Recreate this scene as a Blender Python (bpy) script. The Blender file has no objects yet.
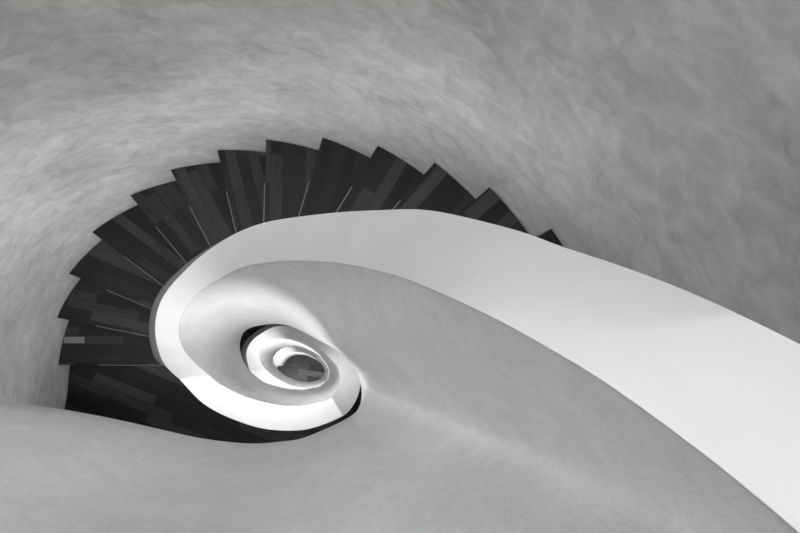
import bpy, bmesh, math, random
import numpy as np
from mathutils import Matrix, Vector
random.seed(4)
S = bpy.context.scene
COL = S.collection
# ------------------------------------------------------------------ camera
FPX = 500.0
NX, NY = 310.0, 365.0                       # where straight down falls in the frame
up_c = Vector((-(NX-400)/FPX, (NY-266.5)/FPX, 1.0)).normalized()
xx = Vector((1, 0, 0)); xx = (xx - up_c*xx.dot(up_c)).normalized()
yy = up_c.cross(xx)
R3 = Matrix((xx, yy, up_c))
camd = bpy.data.cameras.new('camera'); cam = bpy.data.objects.new('camera', camd); COL.objects.link(cam)
camd.sensor_width = 36; camd.lens = FPX*36/800; camd.clip_start = .01
cam.matrix_world = R3.to_4x4()
S.camera = cam
# ------------------------------------------------------------------ light and exposure
S.view_settings.view_transform = 'Standard'; S.view_settings.look = 'None'
S.view_settings.gamma = 1; S.view_settings.use_curve_mapping = False
S.view_settings.exposure = 0.12
wld = bpy.data.worlds.new('world'); S.world = wld; wld.use_nodes = True
wld.node_tree.nodes['Background'].inputs[0].default_value = (1, 1, 1, 1)
wld.node_tree.nodes['Background'].inputs[1].default_value = 0.5
def area(name, loc, target, sx, sy, power, spread=180):
    l = bpy.data.lights.new(name, 'AREA'); l.shape = 'ELLIPSE'; l.size = sx; l.size_y = sy; l.energy = power
    l.spread = math.radians(spread)
    o = bpy.data.objects.new(name, l); COL.objects.link(o); o.location = loc
    o.rotation_euler = (Vector(target)-Vector(loc)).to_track_quat('-Z', 'Y').to_euler()
    return o
H = 2.89; RISE = .17; L0 = 1.05; CH = .93   # storey height, riser, upper floor below the camera, coping height
area('skylight', (-.3, .1, 10.6), (-.3, .1, 0), 2.7, 2.2, 1360)
for q in range(3):
    area('landing_downlight', (-.3, -.95, -(L0+.52+q*H)), (-.3, .1, -(L0+1.05+q*H)), 1.1, .36, (24, 36, 38)[q])
    area('flight_fill', (.15, .74, -(L0+1.97+q*H)), (.1, -.2, -(L0+2.7+q*H)), .6, .2, 6)  # added fill, no real lamp, to lift the sloping coping opposite

# ------------------------------------------------------------------ helpers
def tag(o, label=None, cat=None, group=None, kind=None):
    if label: o['label'] = label
    if cat: o['category'] = cat
    if group: o['group'] = group
    if kind: o['kind'] = kind
    return o
def mesh_obj(name, verts, faces, mat, parent=None, smooth=False, uvs=None, sharp=None):
    me = bpy.data.meshes.new(name); me.from_pydata([tuple(v) for v in verts], [], faces)
    if uvs:
        lay = me.uv_layers.new(name='UVMap')
        for p in me.polygons:
            for li in p.loop_indices: lay.data[li].uv = uvs[me.loops[li].vertex_index]
    bm = bmesh.new(); bm.from_mesh(me); bmesh.ops.recalc_face_normals(bm, faces=bm.faces); bm.to_mesh(me); bm.free()
    for p in me.polygons: p.use_smooth = smooth
    if smooth and sharp: me.set_sharp_from_angle(angle=math.radians(sharp))
    me.materials.append(mat)
    o = bpy.data.objects.new(name, me); COL.objects.link(o); o.parent = parent
    return o
def empty(name, loc=(0, 0, 0)):
    o = bpy.data.objects.new(name, None); COL.objects.link(o); o.location = loc; o.empty_display_size = .1
    return o
def pchip(xs, ys):
    xs = np.array(xs, float); ys = np.array(ys, float); h = np.diff(xs); d = np.diff(ys)/h
    m = np.zeros(len(xs)); m[0] = d[0]; m[-1] = d[-1]
    for i in range(1, len(xs)-1):
        if d[i-1]*d[i] > 0:
            w1 = 2*h[i]+h[i-1]; w2 = h[i]+2*h[i-1]; m[i] = (w1+w2)/(w1/d[i-1]+w2/d[i])
    def f(x):
        x = np.clip(np.asarray(x, float), xs[0], xs[-1]); i = np.clip(np.searchsorted(xs, x)-1, 0, len(h)-1)
        t = (x-xs[i])/h[i]
        return ((1+2*t)*(1-t)**2*ys[i]+t*(1-t)**2*h[i]*m[i]+t*t*(3-2*t)*ys[i+1]+t*t*(t-1)*h[i]*m[i+1])
    return f
def gsm(y, sig):
    n = int(sig*3)+1; k = np.exp(-.5*(np.arange(-n, n+1)/sig)**2); k /= k.sum()
    yp = np.concatenate([2*y[0]-y[n:0:-1], y, 2*y[-1]-y[-2:-n-2:-1]])
    return np.convolve(yp, k, 'valid')
def ray(px, py):                            # plan position per metre of depth
    v = R3 @ Vector(((px-400)/FPX, -(py-266.5)/FPX, -1)); return v.x/-v.z, v.y/-v.z
# ------------------------------------------------------------------ levels along the climb (degrees round the well, descending)
KA = [-55, -46, -28, -9, 11, 29.5, 44.7, 58.4, 72.8, 86.9, 101, 113.3, 125.5, 136.7, 148.7, 159.2, 169.4, 180, 186]
KV = [0, .5, 1.4, 2.2, 3.1, 4, 5, 6, 7, 8, 9, 10, 11, 12, 13, 14, 15.05, 16.25, 17]
TG = np.arange(-185, 906, 1.0)
def klevel(t):
    n = math.floor((t+55)/360.0); u = t-360*n
    return L0+H*n+RISE*float(np.interp(u, KA, KV)) if n >= 0 else L0
FL = np.array([klevel(t) for t in TG])
_d = np.min([np.abs(TG-f) for n_ in range(-1, 3) for f in (-55+360*n_, 186+360*n_)], axis=0)
_w = np.clip((_d-3)/14, 0, 1)
FL = FL*(1-_w)+gsm(FL, 7)*_w                # smooth walking line, metres below camera
FS = gsm(FL, 9)
def floor_d(t): return float(np.interp(t, TG, FL))
def under_d(t): return float(np.interp(t, TG, FS))
# ------------------------------------------------------------------ the traced curves
def dense(pts):
    p = np.array(pts, float); o = []
    for i in range(len(p)-1):
        a = p[max(i-1, 0)]; b = p[i]; c = p[i+1]; d = p[min(i+2, len(p)-1)]
        l = np.linalg.norm(c-b); m1 = (c-a)/max(np.linalg.norm(c-a), 1e-6)*l; m2 = (d-b)/max(np.linalg.norm(d-b), 1e-6)*l
        for t in (0, .2, .4, .6, .8): o.append(b*(2*t**3-3*t*t+1)+m1*(t**3-2*t*t+t)+c*(3*t*t-2*t**3)+m2*(t**3-t*t))
    return o+[p[-1]]
def curve(pts, t0, depth, plan=(), sig=2.0):
    pts = dense(pts)
    out = []; last = None
    for (x, y) in plan:
        a = math.degrees(math.atan2(y, x)); last = a if last is None else last+((a-last+180) % 360-180)
        out.append((last, math.hypot(x, y)))
    last = t0 if last is None else last
    for (px, py) in pts:
        gx, gy = ray(px, py); a = math.degrees(math.atan2(gy, gx)); a = last+((a-last+180) % 360-180); last = a
        out.append((a, math.hypot(gx, gy)*depth(a)))
    xs = []; ys = []
    for a, r in out:
        if not xs or a > xs[-1]+.5: xs.append(a); ys.append(math.log(r))
    f = pchip(xs, ys)
    return gsm(f(TG), sig), xs
cop = lambda t: floor_d(t)-CH
def drop(t):                                # lower edge, deepened along the landings to push the light's cut-off further down
    u = (t+180) % 360-180
    return .58+.26*float(np.clip((math.cos(math.radians((u+85)))+.15)/.6, 0, 1))+.12*math.exp(-((u+25)/38)**2)+.12*math.exp(-((u+110)/35)**2)
_bt = gsm(np.array([under_d(t)+drop(t) for t in TG]), 5)
bot = lambda t: float(np.interp(t, TG, _bt))
A_px = [(900,395),(850,370),(800,344),(735,312),(676,286),(600,258.6),(560,246),(530,234),(490,223),(456.5,215),(434,210.6),(413,209),(393.5,209.5),(344,211.8),(299,216.6),(263,222.9),(234.5,234),(200,256.5),(175.7,280),(164,295),(157.3,310),(155,328),(155.8,340),(164,364),(182,382),(200,401),(215,411),(237.5,421),(260,428),(280,430.5),(300,430.3),(311,428.4),(328,422.8),(345,414.6),(351.6,407.8),(357,398.4),(360,388),
        (361,374),(356,359),(342,344),(322,330),(304,324.5),(287,325.5),(275,326.6),(266,330.4),(254.8,338),(248.8,345),(246,354),(247,360.5),(250.8,373),(259,380),(268.5,386.5),(279,392),(300,395.5),(313,394.5),(322,392),(330,387.5),(335,381),(336.5,373),(333.5,364),(326,356),(315,350),(303,345.5),(292,344.5),(283,347.6),(276.5,352),(273,358),(273,364),(275,368)]
B_px = [(860,582),(796,530),(735,478),(676,432.5),(617,390),(582,367),(559,354),(535,340),(510,326),(480,311),(450,297),(424,286),(398,276),(368,268.5),(344,263.6),(318,261.2),(290,260.6),(265,262.8),(240,268),(218,280),(200,292),(188,305),(180.5,318),(178.5,332),(181,345),(190,358),(203,370),(217,382),(235,392),(255,399.5),(280,405),(300,405.5),(313,403),(328,399.4),(335.6,391.9),(339,383),(339.5,374),(336.5,366),(330.5,359),(323.8,352.3),(312.5,345.5),(302,341.5),(290,338.8),(280,338.5),(270,340.5),(263,345),(259.5,351),(259.5,358),(262,365),(268,371.5),(277,378.5),(290,384.6),(301,387.3),(314.8,386.9),(323.8,384),(328.5,379.5),(330,373),(327.5,367),(321,360.3),(311,354.8),(302,352),(295,352),(288,354.5),(283,359),(280.5,364),(280.5,368)]
C_px = [(160,428.8),(200,438),(250,443.5),(280,441.5),(300,438.8),(318.8,431.7),(337.5,423.3),(350,416.5),(357,411),(361,401),(361.5,390),(360,381),(356,370.5),(347.8,359.8),(335,349.3),(320,341),(305,332.8),(290,326),(275,324),(256,326.3),(245,330.8),(240.5,339.8),(239.8,349),(244,362),(251.8,372.9),(260,379.3),(269,386),(278,389.8),(290,392.7),(302,393.9),(312.5,392.9),(321.5,390.3),(328,386),(332.5,379.8),(333.7,373),(330.5,365),(320,356),(310,350.5),(301,347),(292,345.8),(282.5,348),(276.5,351),(273.3,356),(273.3,361),(276,367),(282,373.5),(290,379.6),(301,382.5),(314.8,383),(323.5,380),(327.5,376),(328,371.5),(325.8,367),(319,360.5),(311,356),(299.4,354.8),(291.9,356),(286.5,360),(284.5,366),(284.5,368)]
lA, _ = curve(A_px, 0, cop, plan=[(-.88,-.43),(-.55,-.51),(-.2,-.555),(.17,-.55),(.475,-.40),(.61,-.22)])
lB, _ = curve(B_px, 0, cop, plan=[(-.86,-.27),(-.55,-.35),(-.2,-.39),(.12,-.39),(.345,-.27)])
lC, _ = curve(C_px, -155, bot)
RA = lambda t: math.exp(np.interp(t, TG, lA)); RB = lambda t: math.exp(np.interp(t, TG, lB)); RC = lambda t: math.exp(np.interp(t, TG, lC))
def strip(t):                               # how far the foot of the outer face shows beyond the coping, in pixels
    if t < 0: return -6
    if t < 400: return float(np.interp(t, [0, 100, 128, 150, 178, 181, 184, 400], [-8, -4, 0, 4.5, 5.5, .5, -4, -4]))
    return float(np.interp(t, [400, 450, 480, 538, 546, 552, 906], [-2, 1, 4, 4.5, 1, -2, -2]))
def RD(t):
    r = RA(t)/cop(t)+strip(t)/FPX
    return max(min(r*floor_d(t), RA(t)+(.1 if t < -20 else .34)), RA(t)+.02)
def P(t, r, d): a = math.radians(t); return Vector((r*math.cos(a), r*math.sin(a), -d))
# outer wall of the shaft, from the outer ends of the steps
TIPS = {4:((552.2,227.8),(535.3,237.2)), 5:((490.3,186.5),(463.5,209.5)), 6:((435,161.8),(393.7,208.8)), 7:((378,144.7),(349,192)), 8:((322.5,136.8),(304,199.5)),
        9:((266,138.8),(264.5,199.5)), 10:((217,149.5),(231,209.5)), 11:((170.2,169.3),(200,226)), 12:((129.5,194.8),(167,239.5)), 13:((91.3,231.7),(160,283)),
        14:((68.2,273.3),(130,299.5)), 15:((55.8,317.5),(150,336.5)), 16:((57.3,364.8),(155,365))}
wp = []
for k, (a, b) in TIPS.items():
    g = ray(*a); d = L0+k*RISE; wp.append((g[0]*d, g[1]*d))
g = ray(67, 410); wp.append((g[0]*(L0+H), g[1]*(L0+H)))
wp += [(-1.86,-.75),(-1.57,-1.12),(-1.0,-1.32),(-.3,-1.38),(.35,-1.28),(.85,-.95),(1.12,-.5),(1.18,-.05),(1.06,.25)]
wa = []; wr = []; last = 30
for x, y in wp:
    a = math.degrees(math.atan2(y, x)); a = last+((a-last+180) % 360-180); last = a; wa.append(a); wr.append(math.hypot(x, y))
n = len(wa); _f = pchip([a-360 for a in wa]+wa+[a+360 for a in wa], wr*3)
_g = np.arange(-300, 720.0); _r = gsm(_f(_g), 3.0)
def RW(t):
    t = (t % 360); return float(np.interp(t, _g, _r))

# ------------------------------------------------------------------ materials
def newmat(name):
    m = bpy.data.materials.new(name); m.use_nodes = True; nt = m.node_tree
    return m, nt, nt.nodes['Principled BSDF']
def N(nt, kind, **kw):
    n = nt.nodes.new(kind)
    for k, v in kw.items():
        if k in n.inputs: n.inputs[k].default_value = v
        else: setattr(n, k, v)
    return n
def ramp(nt, src, stops):
    r = nt.nodes.new('ShaderNodeValToRGB'); e = r.color_ramp.elements
    e[0].position = stops[0][0]; e[0].color = (*[stops[0][1]]*3, 1); e[1].position = stops[-1][0]; e[1].color = (*[stops[-1][1]]*3, 1)
    for p, v in stops[1:-1]: q = e.new(p); q.color = (v, v, v, 1)
    nt.links.new(src, r.inputs[0]); return r.outputs[0]
def plaster(name, lo, hi, rough, scale=1.6, grain=0.0, bump=.15, stretch=(1, 1, 1.6)):
    m, nt, b = newmat(name); L = nt.links
    tc = N(nt, 'ShaderNodeTexCoord'); mp = N(nt, 'ShaderNodeMapping'); mp.inputs['Scale'].default_value = stretch
    L.new(tc.outputs['Object'], mp.inputs[0])
    n1 = N(nt, 'ShaderNodeTexNoise', Scale=scale, Detail=9.0, Roughness=.6, Distortion=.5); L.new(mp.outputs[0], n1.inputs['Vector'])
    n2 = N(nt, 'ShaderNodeTexNoise', Scale=scale*6.5, Detail=6.0, Roughness=.65, Distortion=.9); L.new(mp.outputs[0], n2.inputs['Vector'])
    mix = N(nt, 'ShaderNodeMix'); mix.data_type = 'FLOAT'; mix.inputs[0].default_value = .45
    L.new(n1.outputs[0], mix.inputs[2]); L.new(n2.outputs[0], mix.inputs[3])
    src = mix.outputs[0]
    n3 = N(nt, 'ShaderNodeTexNoise', Scale=130.0, Detail=3.0, Roughness=.7); L.new(tc.outputs['Object'], n3.inputs['Vector'])
    if grain:
        mg = N(nt, 'ShaderNodeMix'); mg.data_type = 'FLOAT'; mg.inputs[0].default_value = grain
        L.new(src, mg.inputs[2]); L.new(n3.outputs[0], mg.inputs[3]); src = mg.outputs[0]
    L.new(ramp(nt, src, [(.36, lo), (.5, (lo+hi)/2), (.64, hi)]), b.inputs['Base Color'])
    b.inputs['Roughness'].default_value = rough; b.inputs['Specular IOR Level'].default_value = .08
    bp = N(nt, 'ShaderNodeBump', Strength=bump, Distance=.01); L.new(src, bp.inputs['Height']); L.new(bp.outputs[0], b.inputs['Normal'])
    return m
def wood(name, lo, hi, w=.085, length=.62, rot=0.0):
    m, nt, b = newmat(name); L = nt.links
    tc = N(nt, 'ShaderNodeTexCoord'); mp = N(nt, 'ShaderNodeMapping'); mp.inputs['Rotation'].default_value = (0, 0, rot)
    L.new(tc.outputs['UV'], mp.inputs[0])
    br = N(nt, 'ShaderNodeTexBrick', Scale=1.0); br.offset = .37; br.offset_frequency = 2; br.squash = 1
    for k, v in {'Color1': (0, 0, 0, 1), 'Color2': (1, 1, 1, 1), 'Mortar': (0, 0, 0, 1), 'Mortar Size': .0012, 'Mortar Smooth': .1, 'Bias': -.1, 'Brick Width': length, 'Row Height': w}.items(): br.inputs[k].default_value = v
    L.new(mp.outputs[0], br.inputs['Vector'])
    m2 = N(nt, 'ShaderNodeMapping'); m2.inputs['Scale'].default_value = (2.2, 34, 1); L.new(mp.outputs[0], m2.inputs[0])
    gr = N(nt, 'ShaderNodeTexNoise', Scale=1.6, Detail=6.0, Roughness=.65, Distortion=.4); L.new(m2.outputs[0], gr.inputs['Vector'])
    mx = N(nt, 'ShaderNodeMix'); mx.data_type = 'FLOAT'; mx.inputs[0].default_value = .45
    L.new(br.outputs['Color'], mx.inputs[2]); L.new(gr.outputs[0], mx.inputs[3])
    L.new(ramp(nt, mx.outputs[0], [(.12, lo), (.48, lo*.8+hi*.2), (.8, hi)]), b.inputs['Base Color'])
    b.inputs['Roughness'].default_value = .5; b.inputs['Specular IOR Level'].default_value = .1
    bp = N(nt, 'ShaderNodeBump', Strength=.25, Distance=.002); L.new(gr.outputs[0], bp.inputs['Height']); L.new(bp.outputs[0], b.inputs['Normal'])
    return m
def plain(name, v, rough=.5):
    m, nt, b = newmat(name); L = nt.links
    n1 = N(nt, 'ShaderNodeTexNoise', Scale=9.0, Detail=5.0); tc = N(nt, 'ShaderNodeTexCoord'); L.new(tc.outputs['Object'], n1.inputs['Vector'])
    L.new(ramp(nt, n1.outputs[0], [(.3, v*.95), (.7, v)]), b.inputs['Base Color']); b.inputs['Roughness'].default_value = rough
    return m
M_wall = plaster('brushed_plaster', .38, .66, .6)
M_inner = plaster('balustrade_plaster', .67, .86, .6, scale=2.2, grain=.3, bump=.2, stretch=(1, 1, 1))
M_white = plain('white_lacquer', .53, .65)
M_outer = plain('outer_face_grey', .22, .6)  # even grey for the outer face, darker than the inner plaster
M_soffit = plain('soffit_plaster', .6, .7)
M_tread = wood('dark_tread_wood', .002, .021, w=.06, length=.45)
M_land = wood('dark_landing_wood', .002, .03, w=.065, length=.45, rot=math.radians(22))
M_floor = wood('ground_floor_wood', .02, .13, w=.1, length=.55, rot=math.radians(8))
M_nose = plain('pale_edge_wood', .04, .35)  # paler tone for the strip on each step's front edge
M_riser = plain('dark_riser_paint', .02, .5)
M_plank = plain('pale_patch_wood', .05, .5)

# ------------------------------------------------------------------ shaft walls, ceiling, ground floor
G = L0+3*H
ZT = 11.0
ang = np.arange(0, 360, 2.0)
vs = []; fs = []; zl = list(np.linspace(-G, ZT, 25)); TH = .25
for z in zl:
    for a in ang: vs.append(P(a, RW(a), -z))
for z in (-G, ZT):
    for a in ang: vs.append(P(a, RW(a)+TH, -z))
m_ = len(ang); nz = len(zl)
for i in range(nz-1):
    for j in range(m_):
        k = (j+1) % m_; fs.append((i*m_+j, i*m_+k, (i+1)*m_+k, (i+1)*m_+j))
o0 = nz*m_; o1 = o0+m_
for j in range(m_):
    k = (j+1) % m_
    fs += [(o0+j, o1+j, o1+k, o0+k), (j, o0+j, o0+k, k), ((nz-1)*m_+j, (nz-1)*m_+k, o1+k, o1+j)]
wall = mesh_obj('wall_outer', vs, fs, M_wall, smooth=True, sharp=40)
tag(wall, kind='structure')
def disc(name, r, z, t, mat, hole=None):
    vs = []; fs = []; c = Vector((-.3, -.05))
    def put(rr, zz):
        b = len(vs)
        for a in ang:
            p = P(a, RW(a)+rr, 0) if rr is not None else Vector((c.x+hole[0]*math.cos(math.radians(a)), c.y+hole[1]*math.sin(math.radians(a)), 0))
            vs.append((p.x, p.y, zz))
        return b
    a1 = put(r, z); a2 = put(r, z-t)
    if hole:
        b1 = put(None, z); b2 = put(None, z-t)
        for j in range(m_):
            k = (j+1) % m_; fs.extend([(a1+j, a1+k, b1+k, b1+j), (a2+j, b2+j, b2+k, a2+k), (a1+j, a2+j, a2+k, a1+k), (b1+j, b1+k, b2+k, b2+j)])
    else:
        fs.append(tuple(range(a1, a1+m_))); fs.append(tuple(range(a2+m_-1, a2-1, -1)))
        for j in range(m_): k = (j+1) % m_; fs.append((a1+j, a2+j, a2+k, a1+k))
    return tag(mesh_obj(name, vs, fs, mat, uvs=[(v[0], v[1]) for v in vs]), kind='structure')
disc('floor', TH, -G, .2, M_floor)
disc('ceiling', TH, ZT+.15, .15, M_soffit, hole=(1.0, .8))

# ------------------------------------------------------------------ balustrade
def wprof(s, f=0): return (1-f)*s*s*(3-2*s)+f*s**3.2
NP = 15
def section(A, B, C, D, dc, db, fd, f=0):
    """plan points + depths -> body profile, coping profile"""
    def q(p, d): return Vector((p.x, p.y, -d))
    out = (A-B).normalized(); body = []
    body.append(q(A-out*.0015, dc+.004)); body.append(q(B+out*.0015, dc+.004))
    for i in range(1, NP+1):
        s = i/NP; w = wprof(s, f); body.append(q(B.lerp(C, w), dc+.004+(db-dc-.004)*s))
    body.append(q(C+out*.012, db+.03)); body.append(q(C+out*.05, db+.05))
    body.append(q(D, max(fd+.36, 0)))
    body.append(q(D, fd-.0))
    body.append(q(D.lerp(A-out*.0015, .5), (fd+dc)/2))
    c = [q(A-out*.002, dc), q(A, dc+.002), q(A, dc+.006), q(B, dc+.006), q(B, dc+.002), q(B+out*.002, dc)]
    return body, c
secs = []
e = lambda t, r: Vector((r*math.cos(math.radians(t)), r*math.sin(math.radians(t))))
T_START = -150
# straight run of the top guard towards the left wall
ext = [(-345,350),(-260,362),(-170,376),(-80,389),(0,401),(40,406),(67,410),(100,416),(130,422.3)]
C0 = e(T_START, RC(T_START)); A0 = e(T_START, RA(T_START)); B0 = e(T_START, RB(T_START)); D0 = e(T_START, RD(T_START))
cpts = []
for px, py in ext:
    gx, gy = ray(px, py); cpts.append(Vector((gx, gy))*bot(-170))
cpts.append(C0)
for i, c in enumerate(cpts[:-1]):
    d = (cpts[i+1]-cpts[max(i-1, 0)]).normalized(); nrm = Vector((d.y, -d.x))
    f = i/(len(cpts)-1)
    lb = (B0-C0).length; la = (A0-B0).length; ld = (D0-A0).length
    B = c+nrm*lb; A = B+nrm*la
    secs.append((A, B, c, A+nrm*ld, L0-CH, bot(-170), L0))
secs = [s for s in secs if s[2].x > -1.99]
n_ext = len(secs)
TS = list(np.arange(T_START, 902.6, 1.5))
for t in TS:
    secs.append((e(t, RA(t)), e(t, RB(t)), e(t, min(RC(t), RB(t)-.004)), e(t, RD(t)), cop(t), min(bot(t), G-.01), min(floor_d(t), G-.37), 0.3*math.exp(-((t+12)/42)**4)))
def loft(profs, name, mat, parent, sharp):
    m = len(profs[0]); vs = [v for p in profs for v in p]; fs = []
    for i in range(len(profs)-1):
        for j in range(m): k = (j+1) % m; fs.append((i*m+j, i*m+k, (i+1)*m+k, (i+1)*m+j))
    fs.append(tuple(range(m))); fs.append(tuple(range(len(vs)-1, len(vs)-m-1, -1)))
    return mesh_obj(name, vs, fs, mat, parent, smooth=True, sharp=sharp)
pr = [section(*s) for s in secs]
bal = tag(empty('spiral_balustrade', (0, 0, -G)), 'continuous solid plaster balustrade with flat white coping winding down round the open stairwell', 'balustrade')
def under(parent, o): o.parent = parent; o.matrix_parent_inverse = Matrix.Translation(-parent.location); return o
under(bal, loft([p[0] for p in pr], 'inner_face', M_inner, None, 50))
def skin(s):
    A, B, C, D, dc, db, fd = s[:7]; out = (A-B).normalized(); q = lambda p, d: Vector((p.x, p.y, -d))
    M = D.lerp(A-out*.0015, .5)
    return [q(D+out*.004, fd-.001), q(M+out*.004, (fd+dc)/2), q(A+out*.0005, dc+.012), q(A-out*.004, dc+.012), q(M-out*.001, (fd+dc)/2), q(D-out*.001, fd-.001)]
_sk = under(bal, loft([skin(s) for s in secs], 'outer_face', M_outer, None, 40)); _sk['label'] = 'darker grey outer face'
cp = under(bal, loft([p[1] for p in pr], 'coping', M_white, None, 30)); cp['label'] = 'smooth white coping'

# added row of fill lights, no real lamps, brightening the wall beside the upper flight
for t in range(14, 168, 14):
    pos = P(t, RA(t)+(RD(t)-RA(t))*.45+.05, cop(t)+.40); tgt = P(t, RW(t), cop(t)+.5)
    area('wall_fill', pos, tgt, .3, .05, float(np.interp(t, [14, 50, 100, 125, 165], [.05, .2, .55, .5, .3])))
# ------------------------------------------------------------------ steps
def wall_hit(p, d):
    lo, hi = 0, 4
    for _ in range(40):
        m = (lo+hi)/2; q = p+d*m
        if q.length < RW(math.degrees(math.atan2(q.y, q.x))): lo = m
        else: hi = m
    return p+d*lo
def unwrap(a, near): return near+((a-near+180) % 360-180)
LINES = {}
for k, (a, b) in TIPS.items():
    dd = L0+k*RISE; p = Vector(ray(*a))*dd; q = Vector(ray(*b))*dd; LINES[k] = (p, (q-p).normalized())
ga = Vector(ray(351.6, 407.8))*(L0+H); gb = Vector(ray(356, 413.4))*(L0+H)
d0 = (gb-ga).normalized(); LINES[0] = (wall_hit(ga, d0), -d0)
a4 = math.degrees(math.atan2(-LINES[4][1].y, -LINES[4][1].x)); a0 = math.degrees(math.atan2(d0.y, d0.x))
w0 = math.degrees(math.atan2(LINES[0][0].y, LINES[0][0].x)); w4 = math.degrees(math.atan2(LINES[4][0].y, LINES[4][0].x))
for k in (1, 2, 3):
    f = k/4; a = math.radians(a0+(a4-a0)*f); w = w0+(w4-w0)*f
    LINES[k] = (e(w, RW(w)), Vector((-math.cos(a), -math.sin(a))))
KT = {k: (math.degrees(math.atan2(LINES[k][0].y, LINES[k][0].x)) % 360) for k in LINES}
for k in KT:
    if k < 3 and KT[k] > 180: KT[k] -= 360
def inner_pt(k, turn):
    p, d = LINES[k]; s = .1
    while s < 3:
        q = p+d*s; t = unwrap(math.degrees(math.atan2(q.y, q.x)), KT[k])+360*turn
        if q.length < RA(t)-.03: return q, t
        s += .01
    return q, t
GAP = .006
def slab(name, outline, z, t, mat, udir, parent=None):
    n = len(outline); vs = [(p.x, p.y, z) for p in outline]+[(p.x, p.y, z-t) for p in outline]
    fs = [tuple(range(n)), tuple(range(2*n-1, n-1, -1))]+[(i, i+n, (i+1) % n+n, (i+1) % n) for i in range(n)]
    off = random.random()*3; vd = Vector((-udir.y, udir.x))
    uv = [(Vector(v[:2]).dot(udir)+off, Vector(v[:2]).dot(vd)+off*1.7) for v in vs]
    return mesh_obj(name, vs, fs, mat, parent, uvs=uv)
names = ['upper', 'middle', 'lowest']
flab = ['upper flight of dark wooden winder steps fanning along the grey plaster wall',
        'middle flight of dark wooden steps, a sliver seen inside the well below the upper flight',
        'lowest flight of dark wooden steps, barely seen deep in the well above the floor']
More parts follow.
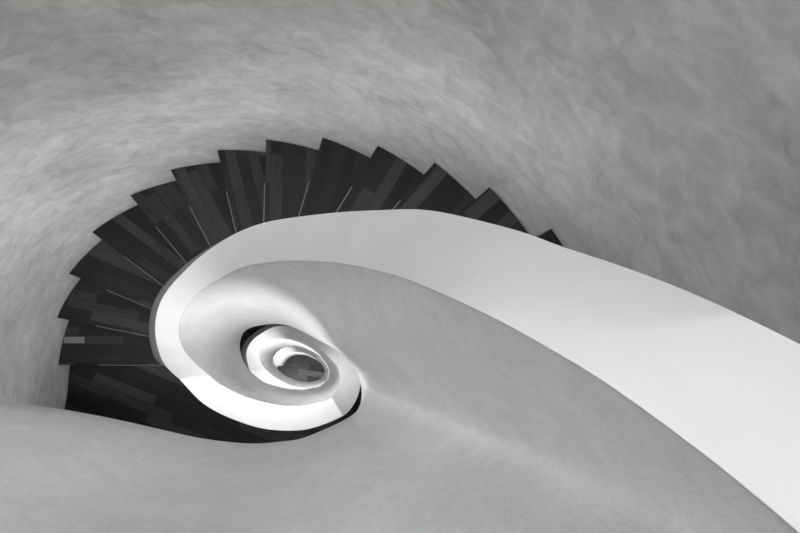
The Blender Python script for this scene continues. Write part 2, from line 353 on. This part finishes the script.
for turn in range(3):
    root = tag(empty('staircase_flight', (0, 0, -(L0+(turn+1)*H))), flab[turn], 'stairs')
    for k in range(1, 17):
        z = -(L0+turn*H+k*RISE)
        pa, da = LINES[k-1]; pb, db_ = LINES[k]
        ia, ta = inner_pt(k-1, turn); ib, tb = inner_pt(k, turn)
        th0 = KT[k-1]; th1 = KT[k]
        # back edge is tucked under the step above
        fwd = ((pb+ib)-(pa+ia)).normalized()*.035
        outer = [e(x, RW(x)-GAP) for x in np.linspace(th0, th1, 9)]
        inner = [e(x, RA(x)-.035) for x in np.linspace(ta, tb, 7)]
        outl = [pa*(1-GAP/pa.length)-fwd*0+(-fwd)]+outer+inner[::-1]+[inner[0]-fwd]
        outl = outl[1:-1]
        tr = slab('tread', outl, z, .04, M_tread, -db_)
        under(root, tr)
        # thin paler strip along the front edge
        nrm = Vector((-db_.y, db_.x));
        if nrm.dot(ib+pb-ia-pa) < 0: nrm = -nrm
        s0 = pb+db_*.25; s1 = ib
        wv = nrm*.004
        q = [s0-wv*.2, s1-wv*.2, s1+wv, s0+wv]
        nz_ = slab('nosing', q, z+.0006, .03, M_nose, -db_); under(tr, nz_)
        nz_.parent = tr; nz_.matrix_parent_inverse = Matrix.Identity(4)
        nz_['label'] = 'thin pale front edge'
        if turn == 0 and k == 15+1:
            c = [Vector(ray(x, y))*-z for x, y in ((64.5,336.8),(84.5,336.8),(84.5,343.2),(63.5,343.2))]
            pk = slab('plank', c, z+.001, .006, M_plank, Vector((1, 0))); pk.parent = tr; pk['label'] = 'short pale plank'
    # risers, one below every nosing
    for k in range(0, 17):
        pb, db_ = LINES[k]; ib, tb = inner_pt(k, turn)
        ref = LINES[min(k+1, 16)][0]-LINES[min(k+1, 16)-1][0]
        nrm = Vector((-db_.y, db_.x));
        if nrm.dot(ref) < 0: nrm = -nrm
        a = pb+db_*.01-nrm*.02; b = ib-nrm*.02
        z = -(L0+turn*H+k*RISE)
        rs = slab('riser', [a, b, b-nrm*.014, a-nrm*.014], z-.04, RISE-.04, M_riser, -db_); under(root, rs)
    # plaster underside
    vs = []; fs = []; tt = list(np.arange(-53, 187, 3.0))
    for t in tt:
        T = t+360*turn; u = under_d(T)
        d1 = min(floor_d(T)+.23, G-.02); d2 = min(floor_d(T)+.36, G-.01)
        r0 = RD(T)-.02; r1 = RW(t)-.004
        vs += [P(T, r0, d1), P(T, r1, d1), P(T, r1, d2), P(T, r0, d2)]
    for i in range(len(tt)-1):
        for j in range(4): fs.append((i*4+j, i*4+(j+1) % 4, i*4+4+(j+1) % 4, i*4+4+j))
    fs += [(0, 1, 2, 3), tuple(len(vs)-1-j for j in range(4))]
    under(root, mesh_obj('soffit', vs, fs, M_soffit, None, smooth=True, sharp=40))
# ------------------------------------------------------------------ landings
llab = ['top landing of dark wood where the balustrade begins, beside the stairwell',
        'wide dark plank landing at the foot of the upper flight, beside the wall',
        'landing of dark planks one storey further down, hidden under the balustrade']
for lv in range(3):
    z = -(L0+lv*H); base = 360*(lv-1)
    root = tag(empty('stair_landing', (0, 0, z)), llab[lv], 'landing')
    th1 = KT[0]+360
    if lv == 0:
        inn = [(s[0].x*.5+s[1].x*.5, s[0].y*.5+s[1].y*.5) for s in secs[:n_ext+1]]
        inn = [Vector(p) for p in inn]
        tin = list(np.arange(T_START+3, inner_pt(0, 0)[1], 4))
        inn += [e(t, RA(t)-.035) for t in tin]+[inner_pt(0, 0)[0]]
        th0 = math.degrees(math.atan2(inn[0].y, inn[0].x)) % 360
    else:
        ia, ta = inner_pt(16, lv-1); ib, tb = inner_pt(0, lv)
        inn = [e(t, RA(t)-.035) for t in np.linspace(ta, tb, 30)]; inn[-1] = ib
        th0 = KT[16]
    out = [e(x, RW(x)-GAP) for x in np.linspace(th0, th1, 40)]
    outl = out+inn[::-1]
    if lv: outl = outl
    fl = slab('floorboards', outl, z, .03, M_land, Vector((1, 0))); under(root, fl)
    sl = [p*((p.length+.03)/p.length) for p in out]+inn[::-1]
    under(root, slab('slab', sl, z-.04, .30, M_soffit, Vector((1, 0))))
